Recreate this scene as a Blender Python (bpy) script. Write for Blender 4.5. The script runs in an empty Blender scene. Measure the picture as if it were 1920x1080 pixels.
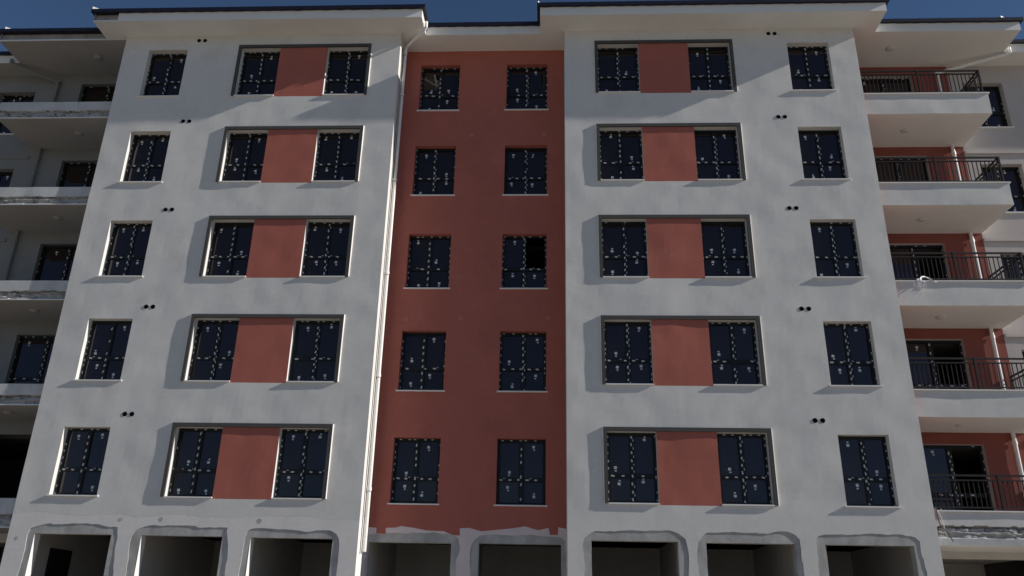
import bpy, bmesh, math, random
from mathutils import Vector, Matrix, noise
from mathutils.geometry import tessellate_polygon

random.seed(7)
S = bpy.context.scene
COL = S.collection
H = 1.6                      # camera height above the ground; all z below are relative to the camera, +H in the world
D = 20.596                   # camera to facade plane (y = 0)
DC = 0.91                    # depth of the stairwell recess
YB = 1.97                    # depth of the balcony back walls and outer blocks
SOF = 16.90 + H              # eave soffit height


# ------------------------------------------------------------------ materials
def mat(name, col, rough=0.85, spec=0.3, var=0.0, scale=1.5, bump=0.0, bscale=40.0, metal=0.0, streak=0.0, stain=None, grain=0.0):
    m = bpy.data.materials.new(name)
    m.use_nodes = True
    nt = m.node_tree
    N = nt.nodes
    L = nt.links
    b = N['Principled BSDF']
    b.inputs['Base Color'].default_value = (*col, 1)
    b.inputs['Roughness'].default_value = rough
    b.inputs['Metallic'].default_value = metal
    b.inputs['Specular IOR Level'].default_value = spec
    tc = N.new('ShaderNodeTexCoord')
    if var or stain:
        n1 = N.new('ShaderNodeTexNoise')
        n1.inputs['Scale'].default_value = scale
        n1.inputs['Detail'].default_value = 6
        n1.inputs['Roughness'].default_value = 0.62
        mp = N.new('ShaderNodeMapping')
        mp.inputs['Scale'].default_value = (1, 1, 1.0 - 0.75 * streak)
        L.new(tc.outputs['Object'], mp.inputs['Vector'])
        L.new(mp.outputs['Vector'], n1.inputs['Vector'])
        r = N.new('ShaderNodeValToRGB')
        r.color_ramp.elements[0].position = 0.3
        r.color_ramp.elements[1].position = 0.72
        r.color_ramp.elements[0].color = (*[c * (1 - var) for c in col], 1)
        r.color_ramp.elements[1].color = (*[min(1, c * (1 + var)) for c in col], 1)
        L.new(n1.outputs['Fac'], r.inputs['Fac'])
        out = r.outputs['Color']
        if stain:
            n2 = N.new('ShaderNodeTexNoise')
            n2.inputs['Scale'].default_value = stain[1]
            n2.inputs['Detail'].default_value = 8
            n2.inputs['Roughness'].default_value = 0.7
            L.new(tc.outputs['Object'], n2.inputs['Vector'])
            r2 = N.new('ShaderNodeValToRGB')
            r2.color_ramp.elements[0].position = stain[2]
            r2.color_ramp.elements[1].position = stain[2] + 0.1
            L.new(n2.outputs['Fac'], r2.inputs['Fac'])
            mx = N.new('ShaderNodeMixRGB')
            mx.inputs['Color2'].default_value = (*stain[0], 1)
            ml = N.new('ShaderNodeMath')
            ml.operation = 'MULTIPLY'
            ml.inputs[1].default_value = stain[3]
            L.new(r2.outputs['Color'], ml.inputs[0])
            L.new(ml.outputs[0], mx.inputs['Fac'])
            L.new(out, mx.inputs['Color1'])
            out = mx.outputs['Color']
        if grain:
            for sc, lo, hi, p0, p1 in ((7.0, 1 - grain, 1 + grain * 0.6, 0.3, 0.7), (3.2, 1.0, 1 + grain * 2.2, 0.62, 0.68), (2.3, 1.0, 1 - grain * 2.0, 0.66, 0.72)):
                n3 = N.new('ShaderNodeTexNoise')
                n3.inputs['Scale'].default_value = sc
                n3.inputs['Detail'].default_value = 9
                n3.inputs['Roughness'].default_value = 0.75
                mp3 = N.new('ShaderNodeMapping')
                mp3.inputs['Location'].default_value = (sc * 3, sc, sc * 2)
                L.new(tc.outputs['Object'], mp3.inputs['Vector'])
                L.new(mp3.outputs['Vector'], n3.inputs['Vector'])
                mr = N.new('ShaderNodeMapRange')
                mr.inputs['From Min'].default_value = p0
                mr.inputs['From Max'].default_value = p1
                mr.inputs['To Min'].default_value = lo
                mr.inputs['To Max'].default_value = hi
                L.new(n3.outputs['Fac'], mr.inputs['Value'])
                vm = N.new('ShaderNodeVectorMath')
                vm.operation = 'SCALE'
                L.new(out, vm.inputs[0])
                L.new(mr.outputs['Result'], vm.inputs['Scale'])
                out = vm.outputs['Vector']
        L.new(out, b.inputs['Base Color'])
    if bump:
        nb = N.new('ShaderNodeTexNoise')
        nb.inputs['Scale'].default_value = bscale
        nb.inputs['Detail'].default_value = 5
        L.new(tc.outputs['Object'], nb.inputs['Vector'])
        bp = N.new('ShaderNodeBump')
        bp.inputs['Strength'].default_value = bump
        bp.inputs['Distance'].default_value = 0.01
        L.new(nb.outputs['Fac'], bp.inputs['Height'])
        L.new(bp.outputs['Normal'], b.inputs['Normal'])
    return m


M = {}
M['white'] = mat('white_render', (0.695, 0.675, 0.65), 0.9, 0.2, var=0.045, scale=1.1, bump=0.22, bscale=40, streak=0.4, stain=((0.58, 0.56, 0.535), 0.8, 0.54, 0.4), grain=0.05)
M['base'] = mat('base_coat_render', (0.76, 0.73, 0.71), 0.9, 0.2, var=0.06, scale=1.6, bump=0.18, bscale=45, stain=((0.60, 0.575, 0.55), 1.6, 0.58, 0.45), grain=0.06)
M['pink'] = mat('pinkish_base_coat', (0.72, 0.62, 0.62), 0.9, 0.2, var=0.06, scale=1.8, bump=0.10, bscale=60)
M['soffit'] = mat('soffit_paint', (0.80, 0.785, 0.755), 0.9, 0.2, var=0.05, scale=0.7, bump=0.06, bscale=30)
M['red'] = mat('terracotta_paint', (0.43, 0.137, 0.104), 0.88, 0.2, var=0.07, scale=1.1, bump=0.12, bscale=55, streak=0.3, stain=((0.48, 0.20, 0.17), 0.8, 0.58, 0.4), grain=0.055)
M['grey'] = mat('bare_grey_render', (0.25, 0.25, 0.245), 0.92, 0.2, var=0.10, scale=0.8, bump=0.15, bscale=40)
M['greysoffit'] = mat('bare_grey_ceiling', (0.38, 0.37, 0.36), 0.92, 0.2, var=0.08, scale=0.7, bump=0.1, bscale=40)
M['conc'] = mat('bare_concrete', (0.44, 0.43, 0.415), 0.92, 0.2, var=0.28, scale=2.2, bump=0.3, bscale=30, streak=0.5, stain=((0.44, 0.43, 0.42), 3.0, 0.6, 0.5))
M['rough'] = mat('broken_concrete', (0.40, 0.39, 0.38), 0.95, 0.2, var=0.30, scale=5.0, bump=0.7, bscale=22, stain=((0.07, 0.065, 0.06), 4.5, 0.53, 0.85))
M['dark'] = mat('dark_room_plaster', (0.55, 0.53, 0.51), 0.95, 0.1, var=0.12, scale=0.9)
M['outer'] = mat('beige_render', (0.52, 0.475, 0.455), 0.9, 0.2, var=0.06, scale=1.1, bump=0.15, bscale=45, streak=0.4)
M['redshade'] = mat('shaded_terracotta_paint', (0.27, 0.088, 0.072), 0.88, 0.2, var=0.08, scale=1.1, bump=0.12, bscale=55)  # same terracotta, with the shade of the balcony recess put into its colour
M['smear'] = mat('float_finish', (0.56, 0.56, 0.555), 0.92, 0.2, var=0.12, scale=2.0, bump=0.2, bscale=35, stain=((0.36, 0.36, 0.355), 2.5, 0.58, 0.6))
M['redpatch'] = mat('faded_terracotta', (0.47, 0.19, 0.16), 0.9, 0.2, var=0.1, scale=9)
M['inner'] = mat('darkened_inner_concrete', (0.10, 0.095, 0.09), 0.95, 0.1, var=0.15)  # interior concrete with the dark of unlit rooms put into its colour
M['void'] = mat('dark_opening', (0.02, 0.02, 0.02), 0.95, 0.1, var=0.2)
M['anth'] = mat('anthracite_trim', (0.085, 0.082, 0.080), 0.85, 0.2, var=0.08, scale=3, bump=0.1)
M['frame'] = mat('dark_window_profile', (0.011, 0.012, 0.014), 0.5, 0.3, var=0.1, scale=5)
M['tape'] = mat('protective_film_print', (0.56, 0.56, 0.56), 0.7, 0.3, var=0.15, scale=30)
M['sticker'] = mat('glass_sticker', (0.60, 0.62, 0.64), 0.7, 0.3, var=0.12, scale=25)
M['sill'] = mat('pale_marble', (0.80, 0.79, 0.78), 0.6, 0.35, var=0.05, scale=6)
M['pvc'] = mat('white_pvc', (0.82, 0.80, 0.78), 0.45, 0.4, var=0.03, scale=2)
M['rail'] = mat('dark_painted_steel', (0.014, 0.009, 0.009), 0.55, 0.3, var=0.2, scale=4)
M['metal'] = mat('dark_roof_sheet', (0.011, 0.012, 0.027), 0.55, 0.3, var=0.2, scale=1.5)
M['flash'] = mat('bright_flashing', (0.75, 0.77, 0.80), 0.25, 0.5, metal=0.9)
M['fasdark'] = mat('bare_fascia_board', (0.40, 0.37, 0.35), 0.9, 0.2, var=0.3, scale=2.5, bump=0.2)
M['ground'] = mat('dusty_ground', (0.33, 0.29, 0.235), 0.95, 0.1, var=0.25, scale=0.35, bump=0.4, bscale=9)
M['hole'] = mat('vent_bore', (0.006, 0.006, 0.006), 0.95, 0.05)
M['cable'] = mat('grey_cable', (0.16, 0.15, 0.14), 0.7, 0.2, var=0.1)
M['lamp'] = mat('opal_lamp_glass', (0.62, 0.60, 0.58), 0.4, 0.4, var=0.03)
M['plastic'] = mat('white_plastic_film', (0.80, 0.80, 0.80), 0.35, 0.5, var=0.05, scale=8)

g = bpy.data.materials.new('tinted_glass')
g.use_nodes = True
gb = g.node_tree.nodes['Principled BSDF']
gb.inputs['Base Color'].default_value = (0.017, 0.0115, 0.008, 1)
gb.inputs['Roughness'].default_value = 0.03
gb.inputs['IOR'].default_value = 1.55
gb.inputs['Specular Tint'].default_value = (0.97, 0.90, 1.0, 1)
_n = g.node_tree.nodes.new('ShaderNodeTexNoise')
_n.inputs['Scale'].default_value = 1.3
_t = g.node_tree.nodes.new('ShaderNodeTexCoord')
_b = g.node_tree.nodes.new('ShaderNodeBump')
_b.inputs['Strength'].default_value = 0.05
_b.inputs['Distance'].default_value = 0.02
g.node_tree.links.new(_t.outputs['Object'], _n.inputs['Vector'])
g.node_tree.links.new(_n.outputs['Fac'], _b.inputs['Height'])
g.node_tree.links.new(_b.outputs['Normal'], gb.inputs['Normal'])
M['glass'] = g


# ------------------------------------------------------------------ mesh helper
class MB:
    def __init__(s):
        s.v, s.f, s.m, s.mats = [], [], [], []

    def mi(s, k):
        if k not in s.mats:
            s.mats.append(k)
        return s.mats.index(k)

    def face(s, pts, k):
        i = len(s.v)
        s.v += [tuple(p) for p in pts]
        s.f.append(list(range(i, i + len(pts))))
        s.m.append(s.mi(k))

    def box(s, x0, x1, y0, y1, z0, z1, k, skip='', side=None):
        i = len(s.v)
        s.v += [(x, y, z) for z in (z0, z1) for y in (y0, y1) for x in (x0, x1)]
        F = {'b': (0, 2, 3, 1), 't': (4, 5, 7, 6), 'f': (0, 1, 5, 4), 'k': (2, 6, 7, 3), 'l': (0, 4, 6, 2), 'r': (1, 3, 7, 5)}
        for n, q in F.items():
            if n in skip:
                continue
            s.f.append([i + a for a in q])
            s.m.append(s.mi(side[n] if side and n in side else k))

    def tube(s, pts, r, k, seg=12, cap=True):
        pts = [Vector(p) for p in pts]
        rings = []
        for j, p in enumerate(pts):
            if j == 0:
                t = pts[1] - p
            elif j == len(pts) - 1:
                t = p - pts[-2]
            else:
                t = (pts[j + 1] - p).normalized() + (p - pts[j - 1]).normalized()
            t.normalize()
            a = Vector((0, 1, 0)) if abs(t.y) < 0.9 else Vector((1, 0, 0))
            u = t.cross(a).normalized()
            w = t.cross(u).normalized()
            i = len(s.v)
            s.v += [tuple(p + (u * math.cos(2 * math.pi * q / seg) + w * math.sin(2 * math.pi * q / seg)) * r) for q in range(seg)]
            rings.append(i)
        for a, b in zip(rings, rings[1:]):
            for q in range(seg):
                s.f.append([a + q, a + (q + 1) % seg, b + (q + 1) % seg, b + q])
                s.m.append(s.mi(k))
        if cap:
            for a in (rings[0], rings[-1]):
                s.f.append([a + q for q in range(seg)])
                s.m.append(s.mi(k))

    def build(s, name, parent=None, smooth=False):
        me = bpy.data.meshes.new(name)
        me.from_pydata(s.v, [], s.f)
        for k in s.mats:
            me.materials.append(M[k])
        me.polygons.foreach_set('material_index', s.m)
        bm = bmesh.new()
        bm.from_mesh(me)
        bmesh.ops.remove_doubles(bm, verts=bm.verts, dist=1e-5)
        bmesh.ops.recalc_face_normals(bm, faces=bm.faces)
        bm.to_mesh(me)
        bm.free()
        if smooth:
            me.polygons.foreach_set('use_smooth', [True] * len(me.polygons))
            me.set_sharp_from_angle(angle=math.radians(40))
        o = bpy.data.objects.new(name, me)
        COL.objects.link(o)
        if parent:
            o.parent = parent
        return o


def empty(name, parent=None):
    o = bpy.data.objects.new(name, None)
    COL.objects.link(o)
    o.empty_display_size = 0.3
    if parent:
        o.parent = parent
    return o


# ------------------------------------------------------------------ plaster sheets
def uneven(x, z, amp=1.0):
    a = noise.noise(Vector((x * 0.55, 3.1, z * 0.55))) * 0.0115
    b = noise.noise(Vector((x * 1.7, 9.7, z * 1.7))) * 0.0085
    c = noise.noise(Vector((x * 6.0, 1.3, z * 4.0))) * 0.0014
    return (a + b + c) * amp


def cuts(a, b, marks, step):
    ms = sorted(set([round(a, 4), round(b, 4)] + [round(m, 4) for m in marks if a < m < b]))
    out = []
    for p, q in zip(ms, ms[1:]):
        n = max(1, int(math.ceil((q - p) / step)))
        out += [p + (q - p) * i / n for i in range(n)]
    return out + [ms[-1]]


def sheet(mb, x0, x1, z0, z1, y, k, holes=(), step=0.16, amp=1.0, back=None, left=None, right=None, flat_z=None, lk=None, rk_=None):
    """uneven plaster sheet facing -y; holes = (xa, xb, za, zb, reveal depth or 0, reveal material)"""
    xs = cuts(x0, x1, [h[0] for h in holes] + [h[1] for h in holes], step)
    zs = cuts(z0, z1, [h[2] for h in holes] + [h[3] for h in holes], step)

    def P(x, z):
        f = 1.0
        if flat_z is not None:
            f = min(1.0, max(0.0, (z - flat_z) / 0.5))
        return (x, y + uneven(x, z, amp * f), z)

    def inside(x, z):
        for h in holes:
            if h[0] < x < h[1] and h[2] < z < h[3]:
                return h
        return None
    nx, nz = len(xs) - 1, len(zs) - 1
    H_ = [[inside((xs[i] + xs[i + 1]) / 2, (zs[j] + zs[j + 1]) / 2) for j in range(nz)] for i in range(nx)]
    for i in range(nx):
        for j in range(nz):
            a, b, c, d = xs[i], xs[i + 1], zs[j], zs[j + 1]
            if H_[i][j] is None:
                mb.face([P(a, c), P(b, c), P(b, d), P(a, d)], k)
                continue
            h = H_[i][j]
            if not h[4]:
                continue
            yb = y + h[4]
            rk = h[5]
            if i == 0 or H_[i - 1][j] is not h:
                mb.face([P(a, c), P(a, d), (a, yb, d), (a, yb, c)], rk)
            if i == nx - 1 or H_[i + 1][j] is not h:
                mb.face([P(b, c), P(b, d), (b, yb, d), (b, yb, c)], rk)
            if j == 0 or H_[i][j - 1] is not h:
                mb.face([P(a, c), P(b, c), (b, yb, c), (a, yb, c)], rk)
            if j == nz - 1 or H_[i][j + 1] is not h:
                mb.face([P(a, d), P(b, d), (b, yb, d), (a, yb, d)], rk)
    for xe, yd, kk in ((x0, left, lk or k), (x1, right, rk_ or k)):
        if yd is not None:
            ys = [yd * t / 5 for t in range(6)]
            for c, d in zip(zs, zs[1:]):
                for n_ in range(5):
                    pa = P(xe, c) if n_ == 0 else (xe, ys[n_], c)
                    pb = P(xe, d) if n_ == 0 else (xe, ys[n_], d)
                    mb.face([pa, pb, (xe, ys[n_ + 1], d), (xe, ys[n_ + 1], c)], kk)


def poly(mb, outer, holes, y, k, lip=None, lipmat=None, jitter=0.0):
    """flat polygon with holes facing -y, with an edge lip running back to y + lip along the holes"""
    def fine(r):
        if not jitter:
            return [Vector((p[0], p[1], 0)) for p in r]
        out = []
        for a, b in zip(r, r[1:] + r[:1]):
            a, b = Vector((a[0], a[1], 0)), Vector((b[0], b[1], 0))
            n = max(1, int((b - a).length / 0.09))
            for t in range(n):
                p = a.lerp(b, t / n)
                if t:
                    p = p + Vector((random.uniform(-1, 1), random.uniform(-1, 1), 0)) * jitter
                out.append(p)
        return out
    hs = [fine(h) for h in holes]
    rings = [[Vector((p[0], p[1], 0)) for p in outer]] + hs
    flat = [p for r in rings for p in r]
    for t in tessellate_polygon(rings):
        mb.face([(flat[i].x, y, flat[i].y) for i in t], k)
    if lip:
        for r in hs:
            for a, b in zip(r, r[1:] + r[:1]):
                mb.face([(a.x, y, a.y), (b.x, y, b.y), (b.x, y + lip, b.y), (a.x, y + lip, a.y)], lipmat or k)


# ------------------------------------------------------------------ windows
def window(parent, xa, xb, za, zb, yf, sill=True, open_sash=False, door=False, leaf_unglazed=False, label=None, sillproud=0.042, name='window', tapes=1.0, sillx=0.05):
    """yf: y of the front of the dark profile"""
    rr = random.Random(int(abs(xa * 977 + za * 131)) + 5)
    f = MB()
    w, h = xb - xa, zb - za
    e = 0.058
    yb = yf + 0.07
    zt = za + h * (0.385 if not door else 0.33)
    xm = (xa + xb) / 2 + rr.uniform(-0.02, 0.02)
    # outer profile
    f.box(xa + 0.002, xa + e, yf, yb, za + 0.002, zb - 0.002, 'frame')
    f.box(xb - e, xb - 0.002, yf, yb, za + 0.002, zb - 0.002, 'frame')
    f.box(xa + e, xb - e, yf, yb, zb - e, zb - 0.002, 'frame')
    f.box(xa + e, xb - e, yf, yb, za + 0.002, za + e, 'frame')
    # mullion and transom
    mw = 0.048
    f.box(xm - mw, xm + mw, yf + 0.006, yb, za + e, zb - e, 'frame')
    for a, b in ((xa + e, xm - mw), (xm + mw, xb - e)):
        f.box(a, b, yf + 0.008, yb, zt - 0.034, zt + 0.034, 'frame')
        # sash bead around each pane
        for c, d in ((za + e, zt - 0.034), (zt + 0.034, zb - e)):
            if open_sash and a > xm and c > zt:
                continue
            for q in ((a, a + .022, c, d), (b - .022, b, c, d), (a + .022, b - .022, c, c + .022), (a + .022, b - .022, d - .022, d)):
                f.box(q[0], q[1], yf + 0.018, yb - 0.004, q[2], q[3], 'frame')

    def bit(x, z, sx, sz, y, k='tape', rot=0.0, mb=f):
        c, s_ = math.cos(rot), math.sin(rot)
        mb.face([(x + c * u - s_ * v, y, z + s_ * u + c * v) for u, v in ((-sx, -sz), (sx, -sz), (sx, sz), (-sx, sz))], k)

    # printed marks on the film of the profiles
    st = rr.uniform(0.165, 0.195) / max(tapes, 0.3)
    lean = rr.choice((-0.3, -0.15, 0.0, 0.2))
    two = rr.random() < 0.6
    sides = [rr.random() < 0.88, rr.random() < 0.92]
    z = za + rr.uniform(0.06, 0.18)
    while z < zb - 0.06:
        if rr.random() < 0.92:
            bit(xm - 0.012 + rr.uniform(-.008, .008), z, rr.uniform(.015, .021), rr.uniform(.030, .042), yf + 0.004, rot=lean + rr.uniform(-.15, .15))
        if two and rr.random() < 0.8:
            bit(xm + 0.034, z - st * 0.45 + rr.uniform(-.02, .02), 0.010, rr.uniform(.02, .03), yf + 0.004)
        for sd_, xx in ((0, xa + 0.026), (1, xb - 0.026)):
            if sides[sd_] and rr.random() < 0.8:
                bit(xx + rr.uniform(-.012, .012), z + rr.uniform(-.03, .03), 0.013, rr.uniform(.022, .03), yf - 0.002)
        z += st * rr.uniform(0.92, 1.08)
    x = xa + rr.uniform(0.10, 0.22)
    topb = rr.random() < 0.75
    while x < xb - 0.08:
        if abs(x - xm) > 0.05 and rr.random() < 0.9:
            bit(x, zt + rr.uniform(-.008, .008), rr.uniform(.034, .046), 0.019, yf + 0.006, rot=rr.uniform(-.3, .1))
        if topb and rr.random() < 0.8:
            bit(x + rr.uniform(-.05, .05), zb - 0.028, 0.032, 0.012, yf - 0.002)
        if rr.random() < 0.3:
            bit(x + .08, zt + .036, 0.026, 0.008, yf + 0.007, rot=rr.uniform(-.2, .2))
        x += st * rr.uniform(1.15, 1.45)
    o = f.build(name, parent)
    if label:
        o['label'] = label
    p = MB()
    yp = yf + 0.045
    for a, b in ((xa + e, xm - mw), (xm + mw, xb - e)):
        for c, d in ((za + e, zt - 0.034), (zt + 0.034, zb - e)):
            if (open_sash and a > xm and c > zt) or (leaf_unglazed and a > xm):
                continue
            tl = rr.uniform(-.008, .008)
            tl2 = rr.uniform(-.009, .009)
            p.face([(a, yp + tl, c), (b, yp - tl, c), (b, yp - tl + tl2, d), (a, yp + tl + tl2, d)], 'glass')
            up = rr.random() < 0.55
            sx = a + (b - a) * rr.choice((0.5, 0.5, 0.35, 0.55)) + rr.uniform(-.05, .05)
            sz = d - rr.uniform(.10, .17) if up else c + rr.uniform(.10, .2)
            rot = rr.uniform(-.12, .12)
            sg = -1 if rr.random() < 0.7 else 1
            if rr.random() < 0.93:
                bit(sx, sz, .036, .034, yp - .008, 'sticker', rot, p)
                bit(sx + rr.uniform(-.01, .02), sz + sg * .078, .024, .018, yp - .008, 'sticker', rot, p)
    p.build('pane', o)
    if sill:
        s = MB()
        s.box(xa - sillx, xb + sillx, -sillproud + (yf - 0.2), yf + 0.02, za - 0.034, za - 0.002, 'sill')
        s.build('sill', o)
    return o


# ================================================================== the apartment building
B = empty('apartment_building')
B['label'] = 'six-storey white apartment block with terracotta stairwell, dark taped windows and side balconies, still unfinished'
B['category'] = 'apartment building'

LC, LE, RC, RE = -4.674, -13.482, 0.430, 9.225
LP0, LP1, LR0, LR1 = -9.78, -5.566, -8.45, -6.944
RP0, RP1, RR0, RR1 = 1.340, 5.546, 2.684, 4.191
LS = (-12.659, -11.422)
RS = (7.180, 8.419)
CL = (-4.141, -2.895)
CR = (-1.387, -0.106)
sills = [14.633 + H - 3 * i for i in range(5)]
ST, PT, CT = 1.7375, 1.8665, 1.714
ZJ = 2.22 + H                # joint between the finished render and the base coat
FB = 0.10                    # width of the dark surround
RV = 0.20                    # reveal depth

for (x0, x1, P0, P1, R0, R1, SG, side) in ((LE, LC, LP0, LP1, LR0, LR1, LS, 'L'), (RC, RE, RP0, RP1, RR0, RR1, RS, 'R')):
    mb = MB()
    holes = []
    for z in sills:
        holes.append((SG[0], SG[1], z - 0.03, z + ST, RV, 'white'))
        holes.append((P0 + FB, R0, z - 0.03, z + PT - FB, RV, 'white'))
        holes.append((R1, P1 - FB, z - 0.03, z + PT - FB, RV, 'white'))
        holes.append((R0, R1, z - 0.045, z + PT - 0.02, 0, 'white'))
    sheet(mb, x0, x1, ZJ, SOF + 0.15, 0.0, 'white', holes, left=(YB if side == 'L' else DC), right=(DC if side == 'L' else YB), flat_z=ZJ, rk_=('redshade' if side == 'R' else 'white'))
    mb.build('wing_wall', B)
    for i, z in enumerate(sills):
        bay = MB()
        pr = -0.046
        t0, t1 = z + PT - FB, z + PT
        fl = 0.024
        # top bar and two side bars, outer faces flared towards the wall
        bay.box(P0, P1, pr, 0.012, t0, t1, 'anth')
        for xa, xb, sgn in ((P0, P0 + FB, -1), (P1 - FB, P1, 1)):
            bay.box(xa, xb, pr, 0.012, z - 0.012, t0, 'anth')
        for xo, sgn in ((P0, -1), (P1, 1)):
            za_, zb_ = z - 0.014, t1 + 0.002
            A = [(xo + sgn * .002, pr - .001, za_), (xo + sgn * .002, pr - .001, zb_), (xo + sgn * fl, .012, zb_), (xo + sgn * fl, .012, za_)]
            Bk = [(xo - sgn * .004, pr - .001, za_), (xo - sgn * .004, pr - .001, zb_), (xo - sgn * .004, .012, zb_), (xo - sgn * .004, .012, za_)]
            bay.face(A, 'white')
            bay.face([A[0], A[3], Bk[3], Bk[0]], 'white')
            bay.face([A[1], A[2], Bk[2], Bk[1]], 'white')
            bay.face([A[0], A[1], Bk[1], Bk[0]], 'white')
        bo = bay.build('window_surround', B)
        rp = MB()
        sheet(rp, R0, R1, z - 0.045, z + PT - 0.02, 0.0, 'red', flat_z=ZJ)
        rp.build('infill_panel', bo)
        window(B, P0 + FB, R0, z, z + PT - FB, RV - 0.005, sillx=0.0)
        window(B, R1, P1 - FB, z, z + PT - FB, RV - 0.005, sillx=0.0)
        window(B, SG[0], SG[1], z, z + ST, RV - 0.005)

# stairwell
mb = MB()
holes = []
CB = 0.022
for z in sills:
    for c in (CL, CR):
        holes.append((c[0], c[1], z + CB - 0.03, z + CB + CT, 0.17, 'red'))
sheet(mb, LC, RC, ZJ, SOF + 0.15, DC, 'red', holes, flat_z=ZJ)
mb.build('stairwell_wall', B)
for i, z in enumerate(sills):
    for c in (CL, CR):
        op = (i == 2 and c is CR)
        window(B, c[0], c[1], z + CB, z + CB + CT, DC + 0.165, open_sash=op, sillproud=0.012,
               label='dark window with its upper right sash standing open' if op else None)

# ------------------------------------------------------------------ ground floor: plaster skin broken away round the openings
OUT = {
 'L1': [(-13.0, 0.68), (-12.97, 1.05), (-12.98, 1.53), (-12.99, 1.66), (-12.94, 1.81), (-12.71, 1.88), (-12.45, 1.94), (-12.38, 1.91), (-11.7, 1.94), (-11.22, 1.93), (-11.01, 1.88), (-10.72, 1.87), (-10.68, 1.63), (-10.68, 1.28), (-10.61, 0.72)],
 'L2': [(-10.3, 0.73), (-10.31, 1.1), (-10.35, 1.51), (-10.33, 1.66), (-10.26, 1.79), (-10.16, 1.84), (-9.93, 1.92), (-9.26, 1.93), (-8.78, 1.93), (-8.68, 1.89), (-7.94, 1.9), (-7.96, 1.83), (-7.91, 1.64), (-7.85, 1.26), (-7.85, 0.77)],
 'L3': [(-7.51, 0.78), (-7.5, 1.15), (-7.49, 1.64), (-7.45, 1.81), (-7.37, 1.87), (-7.24, 1.9), (-6.74, 1.88), (-6.23, 1.86), (-5.91, 1.83), (-5.64, 1.87), (-5.37, 1.87), (-5.22, 1.79), (-5.15, 1.68), (-5.12, 1.53), (-5.12, 1.19), (-5.13, 0.82)],
 'C1': [(-4.655, 0.87), (-4.655, 1.87), (-4.09, 1.91), (-3.92, 1.92), (-3.69, 1.9), (-3.47, 1.94), (-3.13, 1.92), (-2.97, 1.95), (-2.72, 1.9), (-2.45, 1.92), (-2.31, 1.8), (-2.27, 1.61), (-2.29, 1.42), (-2.35, 1.29), (-2.33, 0.91)],
 'C2': [(-1.97, 0.91), (-2.01, 1.48), (-1.97, 1.65), (-1.88, 1.8), (-1.74, 1.89), (-1.36, 1.92), (-0.97, 1.9), (-0.52, 1.92), (0.06, 1.88), (0.29, 1.87), (0.4, 1.78), (0.41, 0.96)],
 'R1': [(0.83, 0.92), (0.82, 1.32), (0.79, 1.63), (0.84, 1.79), (0.99, 1.91), (1.12, 1.96), (1.56, 1.95), (1.99, 1.99), (2.31, 1.97), (2.89, 2.0), (3.1, 1.93), (3.26, 1.81), (3.3, 1.6), (3.32, 1.36), (3.29, 0.97)],
 'R2': [(3.54, 0.97), (3.51, 1.37), (3.56, 1.73), (3.67, 1.88), (3.78, 1.96), (4.05, 1.96), (4.41, 1.99), (4.85, 1.97), (5.22, 1.95), (5.45, 2.01), (5.7, 2.01), (5.88, 1.93), (5.97, 1.83), (5.97, 1.55), (5.99, 1.01)],
 'R3': [(6.33, 1.02), (6.35, 1.62), (6.35, 1.84), (6.42, 1.92), (6.58, 1.96), (6.95, 1.97), (7.2, 1.96), (7.68, 2.0), (8.05, 1.97), (8.31, 1.99), (8.67, 1.93), (8.77, 1.84), (8.76, 1.6), (8.8, 1.42), (8.82, 1.06)],
}
INN = {'L1': (-12.81, -10.85, 1.69), 'L2': (-10.09, -8.05, 1.69), 'L3': (-7.34, -5.30, 1.68), 'C1': (-4.60, -2.49, 1.69), 'C2': (-1.79, 0.29, 1.70),
       'R1': (1.01, 3.08, 1.74), 'R2': (3.75, 5.85, 1.73), 'R3': (6.57, 8.63, 1.73)}
GB = 0.02


def outline(k):
    r = [(x, z + H) for x, z in OUT[k]]
    return [(r[0][0] + 0.02, GB + .3)] + r + [(r[-1][0] - 0.02, GB + .3)]


for keys, x0, x1, y, k in ((('L1', 'L2', 'L3'), LE, LC, 0.0, 'base'), (('C1', 'C2'), LC, RC, DC, 'pink'), (('R1', 'R2', 'R3'), RC, RE, 0.0, 'white')):
    mb = MB()
    poly(mb, [(x0, 0.0), (x1, 0.0), (x1, ZJ), (x0, ZJ)], [outline(q) for q in keys], y, k, lip=0.020, lipmat='conc', jitter=0.012)
    if y == 0:
        for xe, yd in ((x0, YB if keys[0] == 'L1' else DC), (x1, DC if keys[0] == 'L1' else YB)):
            mb.face([(xe, 0, 0), (xe, 0, ZJ), (xe, yd, ZJ), (xe, yd, 0)], k)
    mb.build('base_coat', B)
    cs = MB()
    holes = [(INN[q][0], INN[q][1], 0.0, INN[q][2] + H, 0.0, 'conc') for q in keys]
    yy = y + 0.014
    sheet(cs, x0 + 0.01, x1 - 0.01, 0.0, ZJ - 0.02, yy, 'conc', holes, step=0.10, amp=0.9)
    for q in keys:
        a, b, t = INN[q][0], INN[q][1], INN[q][2] + H
        yr = yy + 0.26
        kk = 'base' if y == 0 else 'conc'
        cs.face([(a, yy, 0), (a, yy, t), (a, yr, t), (a, yr, 0)], kk)
        cs.face([(b, yy, 0), (b, yy, t), (b, yr, t), (b, yr, 0)], 'conc')
        cs.face([(a, yy, t), (b, yy, t), (b, yr, t), (a, yr, t)], 'conc')
        # inner face of the wall
    cs.build('bare_concrete', B)

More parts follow.
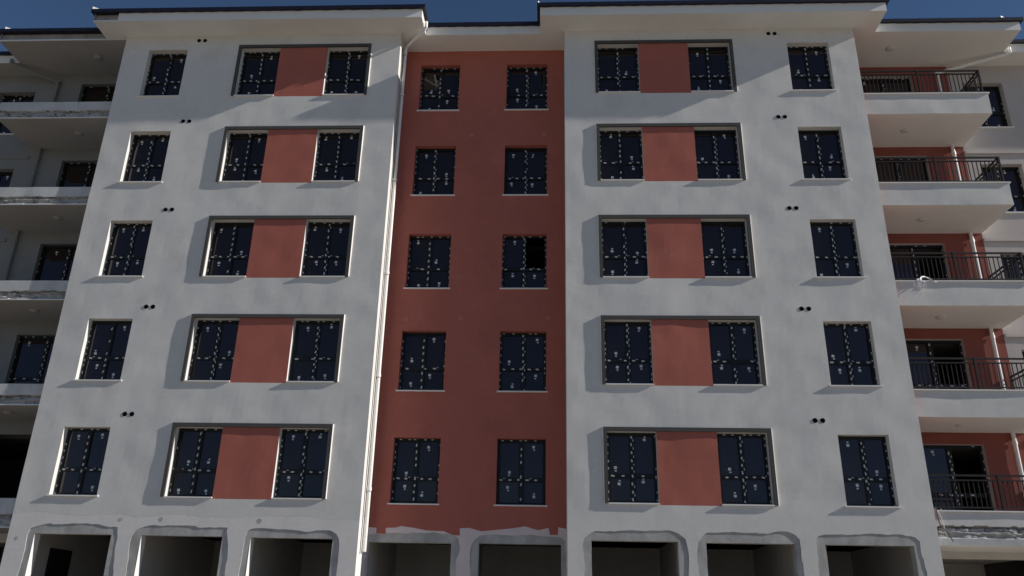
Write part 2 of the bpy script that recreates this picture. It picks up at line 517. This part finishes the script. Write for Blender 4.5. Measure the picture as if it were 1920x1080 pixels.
# terracotta paint running down unevenly over the stairwell base coat
rp = MB()
edge = [(-4.66, 2.05), (-4.43, 2.04), (-4.42, 1.9), (-4.18, 1.89), (-4.19, 2.04), (-3.93, 2.05), (-3.8, 2.09), (-3.48, 2.05), (-3.13, 1.99), (-2.68, 1.98), (-2.63, 1.95), (-2.45, 1.89), (-2.28, 1.88), (-2.29, 2.06), (-2.04, 2.07), (-1.74, 1.99), (-1.36, 2.03), (-1.0, 2.07), (-0.86, 2.09), (-0.62, 2.13), (-0.41, 2.07), (-0.28, 2.04), (-0.03, 2.1), (0.01, 1.93), (0.21, 1.93), (0.22, 2.12), (0.42, 2.08)]
poly(rp, [(x, z + H) for x, z in edge] + [(0.42, ZJ + 0.004), (-4.66, ZJ + 0.004)], [], DC - 0.004, 'red')
rp.build('paint_edge', B)

# finished render ends in an uneven line above the base coat
for x0, x1 in ((LE, LC),):
    rp = MB()
    n = 60
    lo = []
    for i in range(n + 1):
        x = x0 + (x1 - x0) * i / n
        lo.append((x, min(ZJ - 0.006, ZJ - 0.06 + 0.10 * noise.noise(Vector((x * 0.9, 0.3, 0))) + 0.05 * noise.noise(Vector((x * 4, 2.3, 0))))))
    poly(rp, lo + [(x1, ZJ + 0.002), (x0, ZJ + 0.002)], [], -0.0012, 'white')
    rp.build('render_edge', B)

# rooms behind the ground floor openings
mb = MB()
zt = 2.0 + H
for xa, xb, yf in ((LE, LC, 0.30), (LC, RC, DC + 0.30), (RC, RE, 0.30)):
    mb.face([(xa, 5.5, 0), (xb, 5.5, 0), (xb, 5.5, zt), (xa, 5.5, zt)], 'dark')
    mb.face([(xa, yf, zt), (xb, yf, zt), (xb, 5.5, zt), (xa, 5.5, zt)], 'dark')
for x in (LE + 0.12, -10.47, -7.68, LC - 0.1, -2.13, RC + 0.1, 3.41, 6.2, RE - 0.12):
    mb.box(x - 0.08, x + 0.08, 0.31 if not (LC < x < RC) else DC + 0.31, 5.5, 0, zt - .001, 'dark')
mb.build('shop_interior', B)
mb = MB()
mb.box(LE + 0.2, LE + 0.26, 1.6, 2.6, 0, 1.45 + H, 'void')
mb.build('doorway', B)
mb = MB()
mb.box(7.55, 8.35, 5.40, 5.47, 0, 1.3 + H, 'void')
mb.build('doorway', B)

# ------------------------------------------------------------------ eaves and roof
RT = SOF + 0.30


def eave(x0, x1, yf, yb, k='soffit', fk='soffit', left=False, right=False, dz=0.0, fset=0.0):
    mb = MB()
    z = SOF + dz
    nx = max(2, int((x1 - x0) / 0.3))
    for i in range(nx):
        a, b = x0 + (x1 - x0) * i / nx, x0 + (x1 - x0) * (i + 1) / nx
        ys = [yf + (yb - yf) * t / 4 for t in range(5)]
        for c, d in zip(ys, ys[1:]):
            P = lambda x, y: (x, y, z + 0.006 * noise.noise(Vector((x * 0.8, y * 0.8, 4.4))))
            mb.face([P(a, c), P(b, c), P(b, d), P(a, d)], k)
        mb.face([(a, yf + fset, z - 0.003), (b, yf + fset, z - 0.003), (b, yf + fset, RT + 0.02), (a, yf + fset, RT + 0.02)], fk)
    if fset:
        mb.box(x0, x1, yf - 0.01, yf + 0.02, z - 0.012, z + 0.03, 'sill')
    if left:
        mb.face([(x0, yf, z), (x0, yb, z), (x0, yb, RT + 0.02), (x0, yf, RT + 0.02)], fk)
    if right:
        mb.face([(x1, yf, z), (x1, yb, z), (x1, yb, RT + 0.02), (x1, yf, RT + 0.02)], 'soffit')
    return mb.build('eave', B)


EV = 0.75
eave(LE + 0.05, LC + EV, -EV, DC, right=True)
eave(LE - 0.72, LE + 0.05, -EV, 0.12, fk='fasdark', left=True, fset=0.10)
eave(LC + EV, RC - EV, DC - EV - 0.06, DC, dz=0.003)
eave(RC - EV, RE + EV, -EV, DC, left=True, right=True)
eave(RE - 0.05, 14.35, 0.20, YB, right=True, dz=0.006)
eave(-17.78, LE + 0.02, 0.12, YB, k='greysoffit', fk='fasdark', left=True, dz=0.006, fset=0.10)
eave(14.35, 30, 1.25, YB, dz=0.009)
eave(-34, -17.78, 1.25, YB, k='greysoffit', dz=0.009)


def roof(x0, x1, yf, dz, pitch=0.16, yr=7.0, oh=0.09):
    mb = MB()
    zb, zt_ = RT + dz, RT + 0.112 + dz
    y = yf - oh
    n = max(4, int((x1 - x0) / 0.22))
    xs = [x0 + (x1 - x0) * i / n for i in range(n + 1)]
    lo = [zb + 0.012 * noise.noise(Vector((x * 2.1, dz * 100, 0))) - (0.016 if i % 2 else 0.0) for i, x in enumerate(xs)]
    zr = zt_ + pitch * (yr - y)
    for i in range(n):
        a, b = xs[i], xs[i + 1]
        mb.face([(a, y, lo[i]), (b, y, lo[i + 1]), (b, y, zt_), (a, y, zt_)], 'metal')
        mb.face([(a, y, lo[i]), (b, y, lo[i + 1]), (b, y + oh + .1, zb + 0.012), (a, y + oh + .1, zb + 0.012)], 'metal')
        mb.face([(a, y, zt_), (b, y, zt_), (b, yr, zr), (a, yr, zr)], 'metal')
    for x in (x0, x1):
        mb.face([(x, y, zb), (x, y, zt_), (x, yr, zr), (x, yr, zb)], 'metal')
        mb.face([(x, y, zb), (x, yr, zb), (x + (0.2 if x == x0 else -0.2), yr, zb + .012), (x + (0.2 if x == x0 else -0.2), y, zb + .012)], 'metal')
    mb.face([(x0, yr, zb), (x1, yr, zb), (x1, yr, zr), (x0, yr, zr)], 'metal')
    # standing seams
    nn = int((x1 - x0) / 0.55)
    for i in range(nn + 1):
        x = x0 + 0.02 + (x1 - x0 - 0.04) * i / nn
        mb.face([(x - .012, y + .01, zt_ + .002), (x - .012, yr, zr + .002), (x, yr, zr + .03), (x, y + .01, zt_ + .03)], 'metal')
        mb.face([(x + .012, y + .01, zt_ + .002), (x + .012, yr, zr + .002), (x, yr, zr + .03), (x, y + .01, zt_ + .03)], 'metal')
    return mb.build('roof', B)


roof(LE - 0.72 - 0.09, LC + EV + 0.09, -EV, 0.0)
roof(LC + EV + 0.09, RC - EV - 0.09, DC - EV - 0.06, 0.004)
roof(RC - EV - 0.09, RE + EV + 0.09, -EV, 0.0)
roof(RE + EV + 0.09, 14.44, 0.20, 0.006)
roof(-17.90, LE - 0.72 - 0.09, 0.12, 0.006)
roof(14.44, 30, 1.25, 0.009)
roof(-34, -17.90, 1.25, 0.009)
for x, y, w_, h_ in ((LE - 0.78, -EV - 0.095, 0.36, 0.085), (-17.62, 0.02, 0.34, 0.075), (13.78, 0.10, 0.36, 0.06), (RC - EV - 0.06, -EV - 0.095, 0.12, 0.06)):  # white corner flashings, angled and coloured to stand in for sun glints
    mb = MB()
    z = RT + 0.112
    A, A2 = (x, y, z - 0.004), (x, y, z + h_)
    C_, C2 = (x + w_, y + 0.16, z + 0.012), (x + w_, y + 0.16, z + 0.03)
    E_, E2 = (x, y + 0.16, z), (x, y + 0.16, z + h_)
    mb.face([A, C_, C2, A2], 'pvc')
    mb.face([A2, C2, E2], 'pvc')
    mb.face([A, A2, E2, E_], 'pvc')
    mb.face([C_, C2, E2, E_], 'pvc')
    mb.build('glint_flashing', B)

# ------------------------------------------------------------------ balcony walls, outer blocks
for side in ('R', 'L'):
    fx = (lambda x: x) if side == 'R' else (lambda x: 2 * -2.12 - x)
    wk = 'outer' if side == 'R' else 'grey'
    rk = 'redshade' if side == 'R' else 'grey'

    def X(a, b):
        return tuple(sorted((fx(a), fx(b))))
    mb = MB()
    dx = X(9.95, 11.72)
    doors = []
    for i, z in enumerate(sills):
        fz = z - 0.06
        doors.append((dx[0], dx[1], fz, fz + 1.98, 0.16, wk if side == 'R' else 'grey'))
    x0, x1 = X(RE, 12.87)
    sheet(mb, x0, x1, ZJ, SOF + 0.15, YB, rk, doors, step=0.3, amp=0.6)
    mb.build('balcony_wall', B)
    for di, d in enumerate(doors):
        if side == 'L' and di == 4:
            continue
        window(B, d[0], d[1], d[2], d[3], YB + 0.14, sill=False, door=True, leaf_unglazed=(side == 'R' and di in (2, 3, 4)), name='balcony_door', tapes=0.8)  # right leaf's panes left out on lower doors to make them read black
    # outer block beyond the balconies
    mb = MB()
    wx = X(13.27, 14.52)
    holes = [(wx[0], wx[1], z - 0.08, z + 1.62, 0.2, wk) for z in sills]
    holes += [(*X(16.2, 17.4), z - 0.08, z + 1.62, 0.2, wk) for z in sills]
    x0, x1 = X(12.87, 26.0)
    sheet(mb, x0, x1, 0.0, SOF + 0.15, YB, wk, holes, step=0.35, amp=0.8)
    mb.build('outer_wall', B)
    for h in holes:
        window(B, h[0], h[1], h[2] + 0.03, h[3], YB + 0.195)
    for z in sills:
        mb = MB()
        mb.box(x0 + 0.02, x1, YB - 0.045, YB + 0.02, z - 1.02, z - 0.92, wk)
        mb.build('string_course', B)
    # ground floor wall set back under the lowest balcony
    mb = MB()
    x0, x1 = X(RE, 12.87)
    sheet(mb, x0, x1, 0.0, ZJ, YB, 'dark', [(X(9.6, 12.5)[0], X(9.6, 12.5)[1], 0.0, 1.6 + H, 0.25, 'dark')], step=0.4, amp=0.6)
    mb.face([(x0, 5.5, 0), (x1, 5.5, 0), (x1, 5.5, zt), (x0, 5.5, zt)], 'dark')
    mb.face([(x0, YB + .3, zt - .3), (x1, YB + .3, zt - .3), (x1, 5.5, zt - .3), (x0, 5.5, zt - .3)], 'dark')
    mb.build('recessed_base', B)

    # balconies
    for i, z in enumerate(sills):
        b = empty('balcony', B)
        top = z - 0.085
        bot = z - (0.76 if side == 'R' else 0.66)
        broken = side == 'L' or i == 4
        if side == 'R' and i == 4:
            bot = z - 0.86
        if side == 'L' and i == 4:
            bot = z - 0.80
        yfr = 0.13
        x0, x1 = X(RE - 0.0, 12.87)
        if side == 'R':
            x0 += 0.004
        else:
            x1 -= 0.004
        s = MB()
        fk = 'rough' if broken else 'white'
        zm = bot + (top - bot) * (0.42 if side == 'L' else 0.60)
        nx, nz = (120, 30) if broken else (40, 8)
        xs = [x0 + (x1 - x0) * t / nx for t in range(nx + 1)]
        zs = [bot + (top - bot) * t / nz for t in range(nz + 1)]

        fr0, fr1 = (0.22, 0.56) if side == 'R' else (0.06, 0.44)
        zlo, zhi = bot + (top - bot) * fr0, bot + (top - bot) * fr1

        def crack(x, zz):
            """depth of the broken strip, 0 outside it; its edges wander along x"""
            w1 = 0.05 * noise.noise(Vector((x * 1.6, i * 5.0, 1.0))) + 0.025 * noise.noise(Vector((x * 6.0, i * 5.0, 2.0)))
            w2 = 0.03 * noise.noise(Vector((x * 2.2, i * 9.0, 6.0)))
            if not broken or zz > zhi + w1 or zz < zlo + w2:
                return 0.0
            q = noise.noise(Vector((x * 1.8, i * 7.0, zz * 13.0)))
            q2 = noise.noise(Vector((x * 7.0, i * 3.0, zz * 30.0)))
            lip_ = 0.055 if zz > zhi + w1 - 0.045 else 0.0
            return max(0.004, 0.030 + 0.06 * q + 0.03 * q2 + lip_)

        def FP(x, zz):
            return (x, yfr + uneven(x, zz, 0.8) + crack(x, zz), zz)
        for a, c in zip(xs, xs[1:]):
            for e_, f_ in zip(zs, zs[1:]):
                kk = 'rough' if crack((a + c) / 2, (e_ + f_) / 2) > 0 else ('white' if side == 'R' and not (broken and f_ < zlo + 0.05) else 'smear')
                s.face([FP(a, e_), FP(c, e_), FP(c, f_), FP(a, f_)], kk)
        uk = 'soffit' if side == 'R' else 'greysoffit'
        s.face([(x0, yfr, bot), (x1, yfr, bot), (x1, YB, bot), (x0, YB, bot)], uk)
        s.face([(x0, yfr, top), (x1, yfr, top), (x1, YB, top), (x0, YB, top)], 'conc')
        for xe in (x0, x1):
            s.face([(xe, yfr, bot), (xe, YB, bot), (xe, YB, top), (xe, yfr, top)], 'white' if side == 'R' else 'grey')
        s.build('slab', b)
        c = MB()
        if side == 'R':
            c.box(x0, x1 + 0.03, yfr - 0.045, yfr + 0.22, top + 0.001, top + 0.032, 'sill')
            c.build('coping', b)
        else:
            c.box(x0, x1, yfr - 0.012, yfr + 0.03, bot - 0.012, bot + 0.012, 'sill')
            c.build('drip_edge', b)
        if side == 'R':
            r = MB()
            t0 = top + 0.032
            yr, xr = 0.21, 12.78
            for zz, hh in ((t0 + 0.83, 0.045), (t0 + 0.72, 0.03), (t0 + 0.07, 0.03)):
                r.box(x0 + 0.01, xr, yr - 0.02, yr + 0.02, zz, zz + hh, 'rail')
                r.box(xr - 0.02, xr + 0.02, yr + 0.02, YB - 0.02, zz, zz + hh, 'rail')
            x = x0 + 0.08
            while x < xr - 0.05:
                r.box(x - .010, x + .010, yr - .010, yr + .010, t0 + 0.10, t0 + 0.72, 'rail')
                x += 0.118
            y = yr + 0.11
            while y < YB - 0.1:
                r.box(xr - .008, xr + .008, y - .008, y + .008, t0 + 0.10, t0 + 0.72, 'rail')
                y += 0.118
            for x in (x0 + 0.04, x0 + 1.75, xr):
                r.box(x - .024, x + .024, yr - .024, yr + .024, t0, t0 + 0.874, 'rail')
            r.box(xr - .024, xr + .024, YB - .07, YB - .022, t0, t0 + 0.874, 'rail')
            r.build('railing', b)
    # ceiling lamps under each slab and under the eave
    for j, zc in enumerate([SOF + 0.0] + [z - (0.76 if side == 'R' else 0.66) for z in sills[:4]]):
        l = MB()
        lx, ly = fx(10.72), 1.0
        R_ = 0.125
        lk_ = 'lamp' if side == 'R' else 'greysoffit'
        prev = None
        for a in range(5):
            t = a / 4 * math.pi / 2
            rr_ = R_ * math.cos(t)
            zz = zc - 0.015 - 0.055 * math.sin(t)
            ring = [(lx + rr_ * math.cos(q * math.pi / 10), ly + rr_ * math.sin(q * math.pi / 10), zz) for q in range(20)]
            if prev:
                for q in range(20):
                    l.face([prev[q], prev[(q + 1) % 20], ring[(q + 1) % 20], ring[q]], lk_)
            else:
                top_ = [(p_[0], p_[1], zc + 0.01) for p_ in ring]
                for q in range(20):
                    l.face([top_[q], top_[(q + 1) % 20], ring[(q + 1) % 20], ring[q]], lk_)
            prev = ring
        l.build('ceiling_lamp', B, smooth=True)
    # downpipe in front of the balcony wall
    pp = MB()
    px, py = fx(12.50), YB - 0.085
    xe_ = 14.5 if side == 'R' else 13.8
    pp.tube([(fx(xe_), 1.18, SOF + 0.10), (fx(xe_), 1.18, SOF - 0.06), (fx(xe_ - 0.10), 1.22, SOF - 0.12), (fx(12.58), py - 0.02, SOF - 0.30), (px, py, SOF - 0.42), (px, py, 1.0)], 0.055, 'pvc' if side == 'R' else 'grey', 14)
    for z in sills:
        pp.tube([(px, py, z + 1.9), (px, py, z + 2.0)], 0.066, 'pvc' if side == 'R' else 'grey', 14)
    pp.build('drainpipe', B, smooth=True)

# rest of the shell
mb = MB()
mb.box(-34, 30, 13.6, 14, 0, SOF + 1.4, 'white')
mb.box(-30.4, -30.1, YB + 0.02, 13.58, 0, SOF + 0.2, 'grey')
mb.box(26.02, 26.3, YB + 0.02, 13.58, 0, SOF + 0.2, 'white')
mb.build('rear_wall', B)
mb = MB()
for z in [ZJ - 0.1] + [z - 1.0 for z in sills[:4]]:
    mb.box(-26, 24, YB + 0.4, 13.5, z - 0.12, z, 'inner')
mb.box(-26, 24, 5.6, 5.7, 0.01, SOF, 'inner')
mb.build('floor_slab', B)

# ------------------------------------------------------------------ downpipe and cable on the sunlit return wall
pp = MB()
cx, cy = LC + 0.066, 0.50
pp.tube([(LC + EV + 0.085, -0.40, SOF + 0.10), (LC + EV + 0.085, -0.39, SOF - 0.09), (LC + EV + 0.03, -0.35, SOF - 0.15), (LC + 0.16, 0.40, SOF - 0.16), (LC + 0.085, 0.48, SOF - 0.19), (cx, cy, SOF - 0.30), (cx, cy, 1.42 + H)], 0.05, 'pvc', 16)
for z in [SOF - 2.0 - 3.0 * i for i in range(6)] + [SOF - 0.45]:
    if z > 1.6 + H:
        pp.tube([(cx, cy, z), (cx, cy, z + 0.09)], 0.062, 'pvc', 16)
        pp.tube([(cx, cy, z - 0.012), (cx, cy, z - 0.001)], 0.060, 'cable', 16)
pp.build('drainpipe', B, smooth=True)
cb = MB()
cb.tube([(LC + 0.012, 0.30, SOF - 0.3), (LC + 0.012, 0.31, 10), (LC + 0.012, 0.29, 6), (LC + 0.012, 0.30, 1.35 + H)], 0.010, 'cable', 6)
cb.build('cable', B)

# paired round vent sleeves in the wings
for xc in (-11.02, 6.76):
    for z in sills:
        for dx in (-0.095, 0.095):
            v = MB()
            zc = z + 2.085
            x = xc + dx
            n = 18
            r0, r1 = 0.062, 0.056
            yf = min(uneven(x + q_, zc + p_) for q_ in (-.06, 0, .06) for p_ in (-.06, 0, .06)) - 0.009
            o_ = [(x + r0 * math.cos(q * 2 * math.pi / n), zc + r0 * math.sin(q * 2 * math.pi / n)) for q in range(n)]
            i_ = [(x + r1 * math.cos(q * 2 * math.pi / n), zc + r1 * math.sin(q * 2 * math.pi / n)) for q in range(n)]
            for q in range(n):
                a, b_ = q, (q + 1) % n
                v.face([(o_[a][0], 0.02, o_[a][1]), (o_[b_][0], 0.02, o_[b_][1]), (o_[b_][0], yf, o_[b_][1]), (o_[a][0], yf, o_[a][1])], 'hole')
                v.face([(o_[a][0], yf, o_[a][1]), (o_[b_][0], yf, o_[b_][1]), (i_[b_][0], yf, i_[b_][1]), (i_[a][0], yf, i_[a][1])], 'hole')
            v.face([(p_[0], yf + 0.006, p_[1]) for p_ in i_], 'hole')
            v.build('vent_sleeve', B)

# knocked-out anchor holes and mortar smears on the base coat
for x, z, r in ((-10.69, 2.05, 0.05), (-9.66, 2.07, 0.055), (-7.17, 2.07, 0.06), (-13.24, 1.57, 0.05)):
    v = MB()
    pts = [(x + r * (0.7 + 0.4 * random.random()) * math.cos(q * math.pi / 5), z + H + r * (0.7 + 0.4 * random.random()) * math.sin(q * math.pi / 5)) for q in range(10)]
    v.face([(a, -0.003, c) for a, c in pts], 'conc')
    v.build('anchor_hole', B)

for x, z in ((-2.42, 13.72), (-2.50, 7.72), (-0.05, 7.75), (-4.05, 7.7), (-0.2, 13.75)):
    v = MB()
    r_ = 0.07
    pts = [(x + r_ * (0.7 + 0.5 * random.random()) * math.cos(q * math.pi / 6), z + H + r_ * (0.7 + 0.5 * random.random()) * math.sin(q * math.pi / 6)) for q in range(12)]
    v.face([(a, DC - 0.014, c) for a, c in pts], 'redpatch')
    v.build('filler_patch', B)

# ================================================================== loose things
rb = MB()
zc_ = 8.515 + H
ctl = [(9.77, 0.02, zc_ - 0.20), (9.79, 0.03, zc_ + 0.01), (9.86, 0.06, zc_ + 0.08), (9.97, 0.10, zc_ + 0.07), (10.02, 0.04, zc_ - 0.02), (9.95, 0.02, zc_ - 0.16), (9.90, 0.03, zc_ - 0.05),
       (9.96, 0.10, zc_ + 0.14), (10.08, 0.14, zc_ + 0.19), (10.19, 0.12, zc_ + 0.13), (10.26, 0.08, zc_ + 0.02), (10.38, 0.07, zc_ + 0.015)]
pts = []
for j in range(len(ctl) - 1):
    p0, p1, p2, p3 = (Vector(ctl[max(0, min(len(ctl) - 1, j + d_))]) for d_ in (-1, 0, 1, 2))
    for t in range(5):
        u = t / 5
        pts.append(0.5 * ((2 * p1) + (p2 - p0) * u + (2 * p0 - 5 * p1 + 4 * p2 - p3) * u * u + (3 * p1 - p0 - 3 * p2 + p3) * u ** 3))
ang = 0.0
prevw = None
for j, (p_, q_) in enumerate(zip(pts, pts[1:])):
    t_ = (q_ - p_).normalized()
    w_ = t_.cross(Vector((0.2, 1, 0.1))).normalized() * 0.022 + Vector((0, 0.022 * math.sin(j * 0.5), 0))
    if prevw is None:
        prevw = w_
    n_ = Vector((0, 0.005, 0))
    A, Bq, Cq, Dq = p_ - prevw, q_ - w_, q_ + w_, p_ + prevw
    rb.face([A, Bq, Cq, Dq], 'plastic')
    rb.face([A + n_, Bq + n_, Cq + n_, Dq + n_], 'plastic')
    prevw = w_
o = rb.build('plastic_strip')
o['label'] = 'curled strip of white plastic film hanging over a balcony ledge'
o['category'] = 'plastic strip'

cb = MB()
for k in range(2):
    pts = []
    for t in range(16):
        u = t / 15
        pts.append((RE + 0.02 + 0.30 * u + 0.05 * math.sin(u * 5 + k * 2), 0.07 - 0.02 * k, 2.62 + H - 0.75 * u + 0.04 * math.sin(u * 9 + k)))
    cb.tube(pts, 0.014, 'pvc' if k == 0 else 'cable', 6)
o = cb.build('loose_cable')
o['label'] = 'loose pale cable dangling from the corner of the lowest balcony'
o['category'] = 'cable'

# ground
gm = MB()
gm.face([(-900, -900, 0), (900, -900, 0), (900, 900, 0), (-900, 900, 0)], 'ground')
o = gm.build('ground')
o['kind'] = 'structure'

# ================================================================== light, sky, camera
sd = Vector((8.8, -1.0, 4.2)).normalized()
el = math.asin(sd.z)
az = math.atan2(sd.x, sd.y)          # clockwise from +y
sun = bpy.data.lights.new('sun', 'SUN')
sun.energy = 5.0
sun.angle = math.radians(0.5)
sun.color = (1.0, 0.955, 0.88)
so = bpy.data.objects.new('sun', sun)
COL.objects.link(so)
so.rotation_euler = sd.to_track_quat('Z', 'Y').to_euler()
so.location = (40, -30, 40)

W = bpy.data.worlds.new('World')
S.world = W
W.use_nodes = True
nt = W.node_tree
sky = nt.nodes.new('ShaderNodeTexSky')
sky.sky_type = 'NISHITA'
sky.sun_disc = False
sky.sun_elevation = el
sky.sun_rotation = az
sky.altitude = 1500
sky.air_density = 1.0
sky.dust_density = 0.15
sky.ozone_density = 4.5
bg = nt.nodes['Background']
bg.inputs['Strength'].default_value = 0.068
nt.links.new(sky.outputs['Color'], bg.inputs['Color'])

cam = bpy.data.cameras.new('camera')
co = bpy.data.objects.new('camera', cam)
COL.objects.link(co)
S.camera = co
cam.sensor_width = 36
cam.lens = 1530 / 1920 * 36
cam.clip_end = 3000
pitch, yaw, roll = 0.3825, -0.0503, -0.0208
cp, sp, cy_, sy_ = math.cos(pitch), math.sin(pitch), math.cos(yaw), math.sin(yaw)
r0 = Vector((cy_, -sy_, 0))
fw = Vector((cp * sy_, cp * cy_, sp))
u0 = Vector((-sp * sy_, -sp * cy_, cp))
cr, sr = math.cos(roll), math.sin(roll)
rt = cr * r0 - sr * u0
up = sr * r0 + cr * u0
co.matrix_world = Matrix(((rt.x, up.x, -fw.x, 0), (rt.y, up.y, -fw.y, -D), (rt.z, up.z, -fw.z, H), (0, 0, 0, 1)))

S.view_settings.view_transform = 'Standard'
S.view_settings.look = 'None'
S.view_settings.exposure = 0
S.view_settings.gamma = 1
S.render.engine = 'CYCLES'
S.cycles.max_bounces = 8
S.cycles.diffuse_bounces = 5
S.render.resolution_x = 1024
S.render.resolution_y = 576
